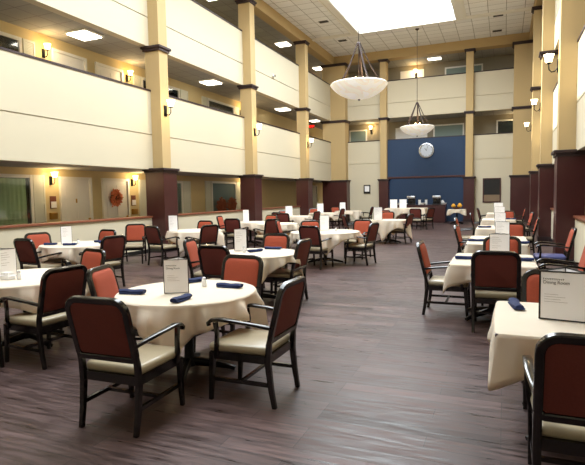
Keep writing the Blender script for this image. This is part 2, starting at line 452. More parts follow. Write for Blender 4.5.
# second floor
z2 = ZF2
window(6.9, 9.5, z2 + .8, 5.72, 'dark second floor window at the far left edge', darkglass, ((9.55, 9.9),))
door(10.42, 11.66, z2, 'second floor door left of its twin, above the knocker door', False, 1.94)
door(12.02, 13.2, z2, 'second floor door right of its twin, next to the lamp', False, 1.94)
window(14.1, 16.3, z2 + .8, 5.7, 'second floor window behind the second left column', darkglass, ((13.72, 14.06), (16.35, 16.85)))
window(18.25, 20.5, z2 + .8, 5.7, 'second floor window between the second and third left columns', darkglass, ((17.85, 18.2), (20.55, 20.95)))

# back corridor: framed openings on wall at YC (faces -Y)
def back_panel(x0, x1, z0, z1, m, lab, kind='window'):
    if kind == 'window': nwin[0] += 1; nm = 'window_%d' % nwin[0]
    else: ndoor[0] += 1; nm = 'door_%d' % ndoor[0]
    bm = BM(); d = .06; w = .08
    box(bm, x0, x0 + w, YC - d, YC, z0, z1); box(bm, x1 - w, x1, YC - d, YC, z0, z1); box(bm, x0 + w, x1 - w, YC - d, YC, z1 - w, z1)
    if kind == 'window': box(bm, x0 + w, x1 - w, YC - d, YC, z0, z0 + w)
    o = struct(nm, bm, white, label=lab)
    bm = BM(); box(bm, x0 + w, x1 - w, YC - .02, YC, z0 + (w if kind == 'window' else 0), z1 - w)
    struct('pane' if kind == 'window' else 'leaf', bm, m, o)
back_panel(-9.15, -8.0, z2 + .4, 5.66, blindm, 'grey window on the end corridor left of the wall lamp')
back_panel(-6.2, -4.3, z2 + .01, 5.62, whitedoor, 'pale double door on the end corridor behind the far pendant', 'door')
back_panel(-3.95, -2.2, z2 + .3, 5.66, blindm, 'wide grey window on the end corridor right of the far pendant')
back_panel(-.45, .9, z2 + .4, 5.70, darkglass, 'dark window on the end corridor at the right')
back_panel(-5.9, -4.5, ZF3 + .7, 9.0, whitedoor, 'pale third floor window on the end corridor, left one')
back_panel(-3.3, -1.2, ZF3 + .6, 8.95, blindm, 'grey third floor window on the end corridor, right one')

# ------------------------------------------------------------------ sconces
def sconce(label, loc, rotz, s=1.0, white_=False, group='wall sconces'):
    """local +X points away from the wall"""
    t = thing('wall_sconce', label, 'wall lamp', loc, rotz, group)
    bm = BM(); box(bm, 0, .02 * s, -.05 * s, .05 * s, -.17 * s, .07 * s, .006); obj('backplate', bm, blackm, t)
    bm = BM(); pts = [(.01, 0, -.08), (.05, 0, -.14), (.11, 0, -.15), (.155, 0, -.10), (.16, 0, -.02), (.16, 0, .02)]
    sweep(bm, [Vector(p) * s for p in pts], .022 * s, .022 * s, Vector((0, 1, 0)), rnd=8)
    lathe(bm, [(.012 * s, 0), (.05 * s, .012 * s), (.052 * s, .03 * s), (.02 * s, .04 * s)], 14, (.16 * s, 0, 0)); obj('arm', bm, blackm, t)
    bm = BM(); lathe(bm, [(.03, .02), (.055, .04), (.065, .09), (.08, .15), (.095, .175), (.085, .175), (.06, .10), (.03, .045)], 18, (0, 0, 0))
    for v in bm.verts: v.co = v.co * s + Vector((.16 * s, 0, 0))
    obj('glass_shade', bm, whitelamp if white_ else bulbon, t)
    lp = bpy.data.lights.new('sconce_bulb', 'POINT'); lp.energy = LP * s * s; lp.color = (1, .74, .40); lp.shadow_soft_size = .05
    l = bpy.data.objects.new('bulb', lp); col.objects.link(l); l.parent = t; l.location = (.34 * s, 0, .02 * s)
    return t
LP = 10
sconce('lit wall lamp between the curtained window and the knocker door', (CW, 10.2, 2.17), 0)
sconce('lit wall lamp just right of the wreath door', (CW, 13.46, 2.17), 0)
sconce('lit wall lamp just right of the dried flower window, by the third column', (CW, 21.12, 2.17), 0)
sconce('lit second floor wall lamp left of the second floor doors', (CW, 10.18, 5.55), 0)
sconce('lit second floor wall lamp right of the second floor doors', (CW, 13.42, 5.55), 0)
sconce('lit second floor wall lamp beside the third left column', (CW, 21.1, 5.55), 0)
for i, y in enumerate((12.5, 18.3, 24.25)):
    sconce(('lamp bracketed on the side of the second left column', 'lamp bracketed on the side of the third left column',
            'lamp bracketed on the side of the fourth left column')[i], (-9.25, y, 4.22), 0, 1.3, True)
    sconce(('large lamp bracketed on the big right foreground column', 'lamp bracketed on the right column behind the foreground one',
            'lamp bracketed on the far slim right column')[i], (1.05, y + .05, 4.36), PI, 1.15, True)
sconce('yellow lamp on the second floor end corridor wall', (-7.72, YC, 5.6), -PI / 2, 1.3)
sconce('amber lamp on the third floor end corridor wall behind the far pendant rod', (-4.97, YC, 8.75), -PI / 2, 1.3)
sconce('round lamp on the second floor end corridor near the right corner', (.55, YC, 5.35), -PI / 2, 1.1, True)

# ------------------------------------------------------------------ ceiling lights
def clight(label, x, y, z, sx=.62, sy=.62):
    t = thing('ceiling_light', label, 'ceiling light', (x, y, z), 0, 'balcony ceiling lights')
    bm = BM(); box(bm, -sx / 2 - .03, sx / 2 + .03, -sy / 2 - .03, sy / 2 + .03, -.05, -.003); obj('housing', bm, white, t, False)
    bm = BM(); box(bm, -sx / 2, sx / 2, -sy / 2, sy / 2, -.085, -.05, .02); obj('diffuser', bm, lampon, t)
clight('square ceiling light over the left second floor corridor, nearest one', -10.35, 10.6, ZD)
clight('ceiling light over the left second floor corridor before the third column', -10.35, 16.9, ZD)
clight('ceiling light over the left second floor corridor past the third column', -10.35, 23.7, ZD)
clight('round-ended ceiling light over the left second floor corridor by the exit sign', -10.3, 28.2, ZD, .5, .5)
clight('ceiling light over the left third floor corridor beside the fourth column', -10.4, 24.0, ZG)
clight('ceiling light over the left third floor corridor by the far corner', -10.4, 29.4, ZG)
clight('oblong ceiling light over the third floor end corridor right of the pendant rod', -3.75, 30.3, ZG, .7, .4)
clight('ceiling light over the left third floor corridor near the second column', -10.4, 17.2, ZG)
for i, y in enumerate((10.6, 17.0, 23.6)):
    clight(('ceiling light over the right second floor corridor, nearest one', 'ceiling light over the right second floor corridor, middle one',
            'ceiling light over the right second floor corridor, far one')[i], 2.4, y, ZD)
# ------------------------------------------------------------------ small wall things
def wallbox(name, label, cat, m, y0, y1, z0, z1, d=.03, group=None):
    bm = BM(); box(bm, CW, CW + d, y0, y1, z0, z1, .005); return tag(obj(name, bm, m), label, cat, group)
for y, lab in ((10.14, 'left of the knocker door'), (13.4, 'right of the wreath door')):
    t = thing('plaque', 'brown plaque with white paper ' + lab, 'plaque', (CW, y, 1.53))
    bm = BM(); box(bm, 0, .025, 0, .2, -.17, .17, .004); obj('board', bm, woodplq, t)
    bm = BM(); box(bm, .025, .03, .02, .2, -.15, .02); obj('paper', bm, paper, t)
for y, lab in ((10.1, 'left of the knocker door'), (13.4, 'right of the wreath door')):
    t = thing('letter_box', 'brass letter box under the plaque ' + lab, 'letter box', (CW, y, 1.16))
    bm = BM(); box(bm, 0, .08, 0, .22, -.09, .09, .01); obj('body', bm, brass, t)
    bm = BM(); box(bm, .08, .09, .01, .21, .02, .085, .004); obj('flap', bm, brass, t)
# wreath: many leaves around a ring
def leafring(R0, r0, n, M, seed, leaf=.07, bm=None):
    rd = random.Random(seed); bm = bm or BM()
    for i in range(n):
        a = rd.random() * 2 * PI; b = rd.random() * 2 * PI; rr = R0 + r0 * math.cos(b) * rd.random() ** .4
        c = Vector((r0 * .6 * abs(math.sin(b)) * rd.random(), rr * math.cos(a), rr * math.sin(a)))
        t = Vector((rd.uniform(-.2, 1), rd.uniform(-1, 1), rd.uniform(-1, 1))).normalized(); s = t.orthogonal().normalized()
        L = leaf * rd.uniform(.6, 1.2)
        v = [bm.verts.new(M @ (c + p)) for p in (Vector(), t * L * .5 + s * L * .32, t * L, t * L * .5 - s * L * .32)]
        bm.faces.new(v)
    return bm
t = thing('wreath', 'orange autumn leaf wreath hanging on the right white door', 'wreath', (CW + .04, 12.62, 1.62))
bm = BM()
for k in range(24): pass
lathe(bm, [(.14, .0), (.18, -.02), (.22, 0), (.18, .03)], 30, (0, 0, 0), 'X'); obj('ring', bm, basketm, t)
obj('leaves', leafring(.17, .09, 520, Matrix.Identity(4), 3, .085), wreathm, t, False)
# dried flower bunches
for i, (y, lab) in enumerate(((18.85, 'left'), (19.75, 'right'))):
    t = thing('flower_arrangement', 'reddish dried flower bunch on the ground floor window sill, %s one' % lab, 'flowers', (CW + .22, y, 1.0), 0, 'dried flowers in the corridor window')
    bm = BM(); lathe(bm, [(.06, -1.0), (.09, -.98), (.10, -.3), (.13, -.1), (.12, -.08), (.05, -.1)], 16); obj('vase', bm, basketm, t)
    rd = random.Random(i); bm = BM()
    for k in range(420):
        d = Vector((rd.gauss(0, .35), rd.gauss(0, .9), rd.gauss(0, .8))); d = d.normalized() * rd.random() ** .5
        c = Vector((d.x * .12, d.y * .36, .22 + d.z * .33)); tt = Vector((rd.gauss(0, 1), rd.gauss(0, 1), rd.gauss(0, 1))).normalized(); s = tt.orthogonal().normalized(); L = .09
        bm.faces.new([bm.verts.new(c + p) for p in (Vector(), tt * L * .5 + s * L * .35, tt * L, tt * L * .5 - s * L * .35)])
    obj('blooms', bm, flowerm, t, False)
# exit sign
t = thing('exit_sign', 'small red lit EXIT sign under the second floor corridor ceiling', 'sign', (-10.7, 28.75, 5.72))
bm = BM(); box(bm, -.17, .17, -.03, .03, -.1, .1, .01); box(bm, -.01, .01, -.01, .01, .1, .28); obj('housing', bm, blackp, t)
textmesh('EXIT', .17, 'lettering', red_em, t, Matrix.Translation((-.155, -.032, -.06)) @ Matrix.Rotation(PI / 2, 4, 'X'))
# emergency light on upper band
t = thing('security_light', 'small white fixture on the upper left balcony front', 'lamp', (XL, 20.9, 6.95))
bm = BM(); box(bm, 0, .06, -.09, .09, -.05, .06, .01); obj('housing', bm, white, t)
bm = BM(); lathe(bm, [(.03, 0), (.05, .05), (.05, .07), (.001, .07)], 14, (.06, 0, -.01), 'X'); obj('lens', bm, steel, t)
# round vents & clocks
t = thing('wall_clock', 'round white wall clock high on the blue wall', 'clock', (-4.09, YB - .02, 4.02))
bm = BM(); lathe(bm, [(.33, -.01), (.33, -.05), (.36, -.08), (.42, -.07), (.44, -.02), (.44, 0)], 40, (0, 0, 0), 'Y'); obj('rim', bm, steel, t)
bm = BM(); lathe(bm, [(.001, -.045), (.345, -.045), (.345, 0), (.001, 0)], 40, (0, 0, 0), 'Y'); obj('face', bm, clockface, t)
for nm, a, L, w in (('hour_hand', R(-35), .17, .022), ('minute_hand', R(20), .27, .014)):
    bm = BM(); box(bm, -w / 2, w / 2, -.055, -.05, -.03, L, 0, Matrix.Rotation(a, 4, 'Y')); obj(nm, bm, blackp, t)
bm = BM()
for k in range(12):
    box(bm, -.008, .008, -.05, -.045, .28, .32, 0, Matrix.Rotation(k * PI / 6, 4, 'Y'))
obj('hour_marks', bm, blackp, t)
t = thing('framed_picture', 'small black framed picture on the cream end wall', 'picture', (-7.54, YB, 1.9))
bm = BM()
for a in ((-.2, -.14, -.26, .26), (.14, .2, -.26, .26), (-.14, .14, -.26, -.14), (-.14, .14, .2, .26)): box(bm, a[0], a[1], -.04, 0, a[2], a[3])
obj('frame', bm, blackp, t); bm = BM(); box(bm, -.14, .14, -.02, 0, -.14, .2); obj('print', bm, paper, t)
t = thing('notice_board', 'dark framed board on the end wall right of the buffet', 'board', (-.62, YB, 1.7))
bm = BM()
for a in ((-.46, -.4, -.66, .66), (.4, .46, -.66, .66), (-.4, .4, -.66, -.6), (-.4, .4, .6, .66)): box(bm, a[0], a[1], -.06, 0, a[2], a[3])
obj('frame', bm, darkwood, t); bm = BM(); box(bm, -.4, .4, -.02, 0, -.24, .6); obj('black_panel', bm, blackp, t)
bm = BM(); box(bm, -.4, .4, -.03, 0, -.6, -.24); obj('tan_panel', bm, mat('tan_board', (.50, .42, .33), .8), t)
t = thing('wall_mirror', 'oval wood framed mirror at the end of the left corridor', 'mirror', (-10.35, 36, 1.85))
bm = BM(); lathe(bm, [(.36, 0), (.36, -.04), (.45, -.05), (.47, 0)], 30, (0, 0, 0), 'Y')
for v in bm.verts: v.co.z *= 1.7
obj('frame', bm, woodplq, t)
bm = BM(); lathe(bm, [(.001, -.02), (.37, -.02), (.37, 0), (.001, 0)], 30, (0, 0, 0), 'Y')
for v in bm.verts: v.co.z *= 1.7
obj('glass', bm, mat('mirror_glass', (.6, .5, .4), .1, metal=.8), t)
# ceiling air vents
for i, (x, y, lab) in enumerate(((-7.95, 23.2, 'left of the skylight'), (-8.0, 26.4, 'left, beyond the ceiling beam'), (-.35, 25.9, 'right, touching the ceiling beam'), (-.42, 28.3, 'right, near the end beam'))):
    t = thing('air_vent', 'dark ceiling air vent ' + lab, 'vent', (x, y, ZT), 0, 'ceiling air vents')
    bm = BM(); box(bm, -.22, .22, -.13, .13, -.02, 0); obj('grille_frame', bm, mat('vent_grey%d' % i, (.3, .28, .27), .6), t)
    bm = BM()
    for k in range(6): box(bm, -.19, .19, -.11 + k * .038, -.09 + k * .038, -.03, -.02)
    obj('slats', bm, blackp, t)

# ------------------------------------------------------------------ pendants
def pendant(label, x, y, zrim, ztop):
    t = thing('pendant_light', label, 'pendant light', (x, y, zrim), 0, 'alabaster bowl pendants')
    Rr = .86; H = .43
    bm = BM(); prof = []
    for k in range(15):
        a = R(62) * (1 - k / 14); prof.append((Rr * math.sin(a) / math.sin(R(62)) + .001, -H * (math.cos(a) - math.cos(R(62))) / (1 - math.cos(R(62)))))
    inner = [(max(r - .03, .001), z + .03 + (0 if i else 0)) for i, (r, z) in enumerate(prof)][::-1]
    lathe(bm, prof + inner + [prof[0]], 48); obj('bowl', bm, alab, t)
    bm = BM(); lathe(bm, [(.001, -H - .05), (.03, -H - .035), (.04, -H - .01), (.02, -H + .01)], 14); obj('finial', bm, bronze, t)
    apex = 1.19
    for k in range(5):
        a = 2 * PI * k / 5 + .35; d = Vector((math.cos(a), math.sin(a), 0)); n = Vector((-d.y, d.x, 0))
        bm = BM(); sweep(bm, [d * .8 * Rr + Vector((0, 0, .0)), d * .40 * Rr + Vector((0, 0, .55)), d * .05 + Vector((0, 0, apex))], .05, .03, n)
        lathe(bm, [(.001, -.03), (.03, -.02), (.03, .02), (.001, .03)], 10, d * .8 * Rr)
        obj('strap', bm, bronze, t)
    bm = BM(); lathe(bm, [(.02, apex - .06), (.07, apex - .03), (.07, apex + .01), (.025, apex + .06)], 16); obj('hub', bm, bronze, t)
    bm = BM(); lathe(bm, [(.013, .05), (.013, ztop - zrim)], 8); obj('rod', bm, bronze, t)
    bm = BM(); lathe(bm, [(.02, ztop - zrim - .09), (.1, ztop - zrim - .03), (.1, ztop - zrim)], 16); obj('ceiling_canopy', bm, bronze, t)
    for k in range(3):
        a = 2 * PI * k / 3; bm = BM(); lathe(bm, [(.001, .04), (.03, .05), (.035, .12), (.02, .2), (.001, .22)], 12, (.13 * math.cos(a), .13 * math.sin(a), 0)); obj('bulb', bm, bulbon, t)
    lp = bpy.data.lights.new('pendant_lamp', 'POINT'); lp.energy = 20; lp.color = (1, .75, .42); lp.shadow_soft_size = .15
    l = bpy.data.objects.new('lamp_glow', lp); col.objects.link(l); l.parent = t; l.location = (0, 0, .3)
pendant('large alabaster bowl pendant under the skylight, the nearer of two', -4.05, 15.0, 4.88, ZT + .28)
pendant('alabaster bowl pendant in front of the clock wall, the farther of two', -4.08, 26.2, 4.93, ZT)

# ------------------------------------------------------------------ chairs
def make_chair():
    t = thing('dining_chair', '', 'chair', (0, 0, 0), 0, 'dining chairs')
    def yb(z): return -.245 - max(z - .46, 0) * .24
    # back frame ring
    path = []; hw, zb, zt, r = .245, .535, .965, .085
    cs = [(hw - r, zt - r, 0), (-hw + r, zt - r, 90), (-hw + .03, zb + .03, 180), (hw - .03, zb + .03, 270)]
    for i, (cx, cz, a0) in enumerate(cs):
        rr = r if i < 2 else .03
        for k in range(6 if i < 2 else 3):
            a = R(a0 + 90 * k / (5 if i < 2 else 2)); z = cz + rr * math.sin(a); path.append((cx + rr * math.cos(a), yb(z), z))
    bm = BM(); sweep(bm, path, .042, .046, Vector((0, 1, .24)).normalized(), True); obj('back_frame', bm, chairwood, t)
    # padded backrest, rust on the front
    bm = BM(); fx, f0, f1, rr = .228, .555, .948, .07
    def pad(y_off, k):
        out = []
        for (cx, cz, a0) in ((fx - rr, f1 - rr, 0), (-fx + rr, f1 - rr, 90), (-fx + .03, f0 + .03, 180), (fx - .03, f0 + .03, 270)):
            q = rr if a0 < 180 else .03
            for j in range(5):
                a = R(a0 + 22.5 * j); z = (cz + q * math.sin(a)); x = cx + q * math.cos(a)
                zc = (f0 + f1) / 2; x *= k; z = zc + (z - zc) * k; out.append((x, yb(z) + y_off, z))
        return out
    def shell(layers):
        bm = BM(); rings = [[bm.verts.new(p) for p in pad(o, k)] for o, k in layers]
        for a, b in zip(rings, rings[1:]):
            for j in range(len(a)): bm.faces.new((a[j], a[(j + 1) % len(a)], b[(j + 1) % len(b)], b[j]))
        bm.faces.new(rings[0]); bm.faces.new(rings[-1]); return bm
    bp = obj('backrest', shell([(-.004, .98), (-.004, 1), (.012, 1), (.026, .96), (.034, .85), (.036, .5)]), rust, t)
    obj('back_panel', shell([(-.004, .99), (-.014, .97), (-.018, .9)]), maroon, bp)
    # seat
    bm = BM(); box(bm, -.25, .25, -.235, .27, .405, .475, .03)
    for v in bm.verts:
        if v.co.z > .44: v.co.z += .018 * (1 - (v.co.x / .26) ** 2) * (1 - ((v.co.y - .02) / .27) ** 2)
        v.co.x *= 1 + .04 * (v.co.y / .25)
    obj('seat', bm, vinyl, t)
    bm = BM()
    box(bm, -.235, .235, .225, .255, .345, .41); box(bm, -.235, .235, -.25, -.22, .345, .41)
    box(bm, -.25, -.222, -.23, .24, .345, .41); box(bm, .222, .25, -.23, .24, .345, .41); obj('seat_frame', bm, chairwood, t)
    for s in (-1, 1):
        bm = BM(); X = Vector((1, 0, 0))
        sweep(bm, [(s * .24, -.29, 0), (s * .243, -.265, .15), (s * .245, -.245, .35), (s * .245, yb(.5), .5), (s * .245, yb(.62), .62)], [.034, .038, .042, .042, .036], [.036, .042, .048, .042, .034], X)
        obj('leg', bm, chairwood, t)
        bm = BM(); sweep(bm, [(s * .245, .262, 0), (s * .245, .248, .2), (s * .247, .235, .40)], [.032, .038, .044], [.034, .042, .048], X); obj('leg', bm, chairwood, t)
        bm = BM()
        sweep(bm, [(s * .247, .20, .37), (s * .268, .185, .47), (s * .275, .175, .56), (s * .272, .19, .655)], .034, [.04, .034, .03, .036], X)
        sweep(bm, [(s * .247, yb(.64) + .01, .635), (s * .262, -.15, .655), (s * .275, 0, .672), (s * .276, .14, .682), (s * .276, .215, .672), (s * .276, .25, .645), (s * .276, .245, .622)], [.032, .038, .046, .052, .05, .045, .038], [.03, .028, .028, .03, .03, .026, .022], X)
        obj('armrest', bm, chairwood, t)
    bm = BM()
    for s in (-1, 1): box(bm, s * .243 - .011, s * .243 + .011, -.262, .245, .165, .195)
    box(bm, -.235, .235, -.02, .005, .168, .192); obj('stretcher', bm, chairwood, t)
    return t
chair0 = make_chair()
for ch in list(chair0.children_recursive):
    for v in ch.data.vertices: v.co.x *= .965; v.co.z *= .965; used = [False]
def chair(x, y, deg, label, seat=None):
    """x, y: top centre of the back; deg: 0 faces down the hall, 90 faces left, 180 faces the viewer, -90 faces right"""
    a = R(deg); f = Vector((-math.sin(a), math.cos(a)))
    loc = (x + f.x * .365, y + f.y * .365, 0)
    if not used[0]:
        used[0] = True; c = chair0; c.location = loc; c.rotation_euler = (0, 0, a); c['label'] = label
    else: c = dup(chair0, loc, a, label)
    if seat:
        for ch in c.children:
            if ch.name.startswith('seat') and not ch.name.startswith('seat_frame'):
                ch.data = ch.data.copy(); ch.data.materials[0] = seat; ch['label'] = 'blue vinyl seat'
    return c

# ------------------------------------------------------------------ tables, cloths, menus, napkins
def cloth(name, label, x, y, zt, a_f, b_f, rot, seed, group='white tablecloths', fold=.30, rect=False):
    rd = random.Random(seed); N = 288; ph = [rd.random() * 6.28 for _ in range(5)]
    bm = BM(); rings = []
    def ring(fn): rings.append([bm.verts.new(fn(2 * PI * k / N)) for k in range(N)])
    for q in (.35, .75, .97):
        ring(lambda th: Vector((a_f(th) * q * math.cos(th), a_f(th) * q * math.sin(th), zt)))
    ring(lambda th: Vector((a_f(th) * 1.006 * math.cos(th), a_f(th) * 1.006 * math.sin(th), zt - .004)))
    hmin = min(b_f(2 * PI * k / N) - a_f(2 * PI * k / N) for k in range(N)); cs = []
    for k in range(N):
        q = b_f(2 * PI * k / N); 
        if q > b_f(2 * PI * (k - 1) / N) and q >= b_f(2 * PI * (k + 1) / N) and q > 1.15 * b_f(0): cs.append(2 * PI * k / N)
    def crease(x, p=.7): return 1 - abs(math.sin(x)) ** p
    def drop(t):
        def fn(th):
            a = a_f(th) * 1.004 + .006; h = b_f(th) - a_f(th)
            if rect: h = .7 * hmin + (h - hmin) * 1.7
            h *= 1 + .07 * math.sin(3 * th + ph[0]) + .04 * math.sin(8 * th + ph[4])
            d = h * t
            w = .42 * crease(4.5 * th + ph[1] + .7 * math.sin(2 * th)) + .34 * crease(7.5 * th + ph[2] + .5 * math.sin(3 * th)) + .14 * math.sin(6 * th + ph[3]) + .10 * math.sin(23 * th + ph[4])
            r = a + .004 + min(d, .13) * (fold * 3.2) * w * min(1, d / .06)
            for c in cs:
                u = abs((th - c + PI) % (2 * PI) - PI); r += max(0, 1 - u / .16) * d * .16 - math.exp(-((u - .26) / .09) ** 2) * d * .14
            return Vector((r * math.cos(th), r * math.sin(th), zt - .008 - d * .985))
        return fn
    for t in (.03, .08, .15, .25, .4, .55, .7, .85, 1.0): ring(drop(t))
    for A, B in zip(rings, rings[1:]):
        for k in range(N): bm.faces.new((A[k], A[(k + 1) % N], B[(k + 1) % N], B[k]))
    c = bm.verts.new((0, 0, zt))
    for k in range(N): bm.faces.new((c, rings[0][k], rings[0][(k + 1) % N]))
    o = obj(name, bm, linen); o.location = (x, y, 0); o.rotation_euler = (0, 0, rot)
    for p in o.data.polygons: p.use_smooth = True
    md = o.modifiers.new('thickness', 'SOLIDIFY'); md.thickness = .002; md.offset = -1
    return tag(o, label, 'tablecloth', group)
def f_round(r): return lambda th: r
def f_rect(hx, hy, p=9):
    return lambda th: 1 / ((abs(math.cos(th)) / hx) ** p + (abs(math.sin(th)) / hy) ** p) ** (1 / p)
ZTAB = .745
def table_base(x, y, rot, label, shape, ZTAB=ZTAB):
    t = thing('dining_table', label, 'table', (x, y, 0), rot, 'dining tables')
    bm = BM()
    if shape[0] == 'round': lathe(bm, [(.001, ZTAB - .03), (shape[1] - .005, ZTAB - .03), (shape[1], ZTAB - .015), (shape[1] - .005, ZTAB), (.001, ZTAB)], 48)
    else: box(bm, -shape[1], shape[1], -shape[2], shape[2], ZTAB - .03, ZTAB, .008)
    obj('tabletop', bm, darkwood, t)
    peds = (0,) if shape[0] == 'round' or shape[2] < .8 else (-shape[2] * .6, shape[2] * .6)
    for py in peds:
        bm = BM(); lathe(bm, [(.07, .06), (.045, .12), (.04, .5), (.05, .66), (.13, .70), (.2, .712)], 20, (0, py, 0)); obj('pedestal', bm, blackm, t)
        for k in range(4):
            a = PI / 4 + k * PI / 2; d = Vector((math.cos(a), math.sin(a), 0)); n = Vector((-d.y, d.x, 0)); o = Vector((0, py, 0))
            bm = BM(); sweep(bm, [o + Vector((0, 0, .1)), o + d * .2 + Vector((0, 0, .075)), o + d * .38 + Vector((0, 0, .035)), o + d * .42 + Vector((0, 0, .02))], .05, [.08, .06, .04, .036], n); obj('foot', bm, blackm, t)
    return t
def rtable(x, y, label, clabel, rot=0, r=.69, side=.87, seed=0):
    table_base(x, y, rot, label, ('round', r))
    bsq = f_rect(side, side, 40)
    cloth('tablecloth', clabel, x, y, ZTAB + .006, f_round(r), bsq, rot, seed)
def stable(x, y, hx, hy, label, clabel, over=.26, rot=0, seed=0, ZTAB=ZTAB):
    table_base(x, y, rot, label, ('rect', hx, hy), ZTAB)
    cloth('tablecloth', clabel, x, y, ZTAB + .006, f_rect(hx, hy, 26), f_rect(hx + over, hy + over, 30), rot, seed, fold=.16, rect=True)
ZN = ZTAB + .0095
def menu(x, y, deg, label, w=.27, h=.38, text=False, dark=False, z=None):
    """three upright printed sheets joined as a triangular stand; deg 0 turns one sheet to the near end of the hall"""
    t = thing('menu_stand', label, 'menu', (x, y, z or ZN), R(deg), 'menu stands on the tables')
    fm = blackp if dark else bronze
    e = .009 if dark else .004
    inr = w * .2887
    for k in range(3):
        M = Matrix.Rotation(2 * PI / 3 * k, 4, 'Z') @ Matrix.Translation((0, -inr, 0))
        bm = BM(); box(bm, -w / 2 + .004, w / 2 - .004, -.0015, .0015, .003, h - .003, 0, M)
        sh = obj('printed_sheet', bm, paper, t, False)
        bm = BM()
        for a in ((-w / 2, -w / 2 + e, .0, h), (w / 2 - e, w / 2, .0, h), (-w / 2 + e, w / 2 - e, 0, e), (-w / 2 + e, w / 2 - e, h - e, h)): box(bm, a[0], a[1], -.003, .003, a[2], a[3], 0, M)
        obj('edge_frame', bm, fm, sh, False)
        if k: continue
        bm = BM(); 
        if text:
            T = M @ Matrix.Translation((-w / 2 + .022, -.0022, h - .085)) @ Matrix.Rotation(PI / 2, 4, 'X')
            textmesh('Dining Room', w * .105, 'printed_text', ink, sh, T)
            rd = random.Random(5); xx = -w / 2 + .022   # first line is too small to read in the photograph
            while xx < w * .02:
                hh = rd.choice((.008, .008, .012)); box(bm, xx, xx + .003, -.0026, -.0018, h - .060, h - .060 + hh, 0, M); box(bm, xx, xx + .007, -.0026, -.0018, h - .053, h - .0505, 0, M); xx += .0105
            obj('printed_heading', bm, ink, sh, False); bm = BM()
        rows = ((.52, .3), (.47, .45), (.42, .35), (.37, .5)) if text else ((.86, .35), (.78, .42), (.7, .5), (.62, .3), (.5, .45), (.42, .3))
        for zz, L in rows: box(bm, -w / 2 + .03, -w / 2 + .03 + L * w, -.0024, -.0018, h * zz, h * zz + (.0018 if text else .003), 0, M)
        obj('printed_lines', bm, faint, sh, False)
    return t
def napkin(x, y, deg, label, L=.24):
    rd = random.Random(int(x * 97 + y * 31)); bm = BM(); n = 9; pts = []; ws = []; hs = []
    for i in range(n):
        u = i / (n - 1); pts.append((-L / 2 + L * u, .006 * math.sin(u * 5), .020 + .003 * math.sin(u * 9))); ws.append(.034 + .006 * rd.random()); hs.append(.058 + .014 * u + .006 * rd.random())
    sweep(bm, pts, ws, hs, Vector((0, 0, 1)), rnd=10)
    box(bm, -L / 2 + .01, L / 2 - .02, -.04, .036, .0, .012, .004)
    zmin = min(v.co.z for v in bm.verts)
    for v in bm.verts: v.co.z -= zmin
    o = obj('napkin', bm, navy); o.location = (x, y, ZN); o.rotation_euler = (0, 0, R(deg))
    return tag(o, label, 'napkin', 'navy rolled napkins')
def shaker(x, y, label):
    t = thing('salt_shaker', label, 'shaker', (x, y, ZN), 0, 'table shakers')
    bm = BM(); lathe(bm, [(.02, 0), (.024, .01), (.02, .06), (.016, .07)], 14); obj('jar', bm, saltm, t)
    bm = BM(); lathe(bm, [(.017, .068), (.018, .085), (.001, .092)], 14); obj('cap', bm, steel, t)
def caddy(x, y, label):
    bm = BM(); box(bm, -.07, .07, -.045, .045, 0, .045, .006)
    for k in range(5): box(bm, -.058 + k * .024, -.04 + k * .024, -.035, .035, .03, .075)
    o = obj('sugar_caddy', bm, saltm); o.location = (x, y, ZN); tag(o, label, 'sugar caddy', 'sugar caddies')

# ------------------------------------------------------------------ placement
TD = 'under a white square cloth'
rtable(-2.66, 3.83, 'nearest round table with the printed menu and three navy napkins', 'draped white cloth of the nearest round table, corners hanging low', R(-22), .62, .785, 1)
rtable(-4.93, 4.0, 'round table cut off by the left edge of the photo', 'white cloth of the round table cut off by the left edge', R(35), .69, .88, 2)
rtable(-7.5, 7.3, 'round table against the view of the wreath door wall, with one menu stand', 'white cloth of the round table in front of the knocker door', R(10), .69, .86, 3)
rtable(-7.35, 11.0, 'round table beside the second left column base', 'white cloth of the table beside the second left column base', R(50), .69, .86, 4)
rtable(-3.46, 6.8, 'round table directly behind the nearest round table', 'white cloth of the round table behind the nearest one, navy napkin at its edge', R(-18), .65, .765, 5)
rtable(-7.8, 14.95, 'table in front of the third left column, left of the pair', 'white cloth of the left table of the pair by the third left column', R(15), .62, .8, 6)
rtable(-6.45, 14.2, 'table in front of the third left column, right of the pair', 'white cloth of the right table of the pair by the third left column', R(40), .62, .82, 7)
rtable(-3.87, 11.2, 'large round table in the middle of the hall with a wavy cloth', 'wide wavy white cloth of the large table in the middle of the hall', R(-25), .80, .92, 8)
rtable(-8.0, 19.4, 'table before the fourth left column', 'white cloth of the table before the fourth left column', R(0), .69, .85, 9)
rtable(-7.95, 22.8, 'table at the end of the cream half wall', 'white cloth of the table at the end of the cream half wall', R(30), .69, .85, 10)
rtable(-7.55, 25.6, 'table in front of the broad far left column', 'white cloth of the table in front of the broad far left column', R(10), .69, .85, 11)
rtable(-3.5, 16.5, 'table beyond the large middle table with a tall white menu', 'long hanging white cloth of the table with a tall white menu', R(42), .62, .88, 12)
stable(-4.35, 24.6, .95, .5, 'table in front of the buffet with two menus', 'white cloth of the long table in front of the buffet', .35, 0, 13, .90)
stable(.46, 3.74, .5, .5, 'square table at the bottom right with the black framed menu', 'white cloth of the bottom right square table', .25, 0, 14)
stable(-.12, 6.85, .48, .62, 'second square table of the right row, napkins on both sides', 'white cloth of the second table in the right row', .24, 0, 15)
stable(-.1, 9.7, .48, .85, 'third table of the right row', 'white cloth of the third table in the right row', .24, 0, 16)
stable(-.12, 13.2, .48, .7, 'fourth table of the right row', 'white cloth of the fourth table in the right row', .24, 0, 17)
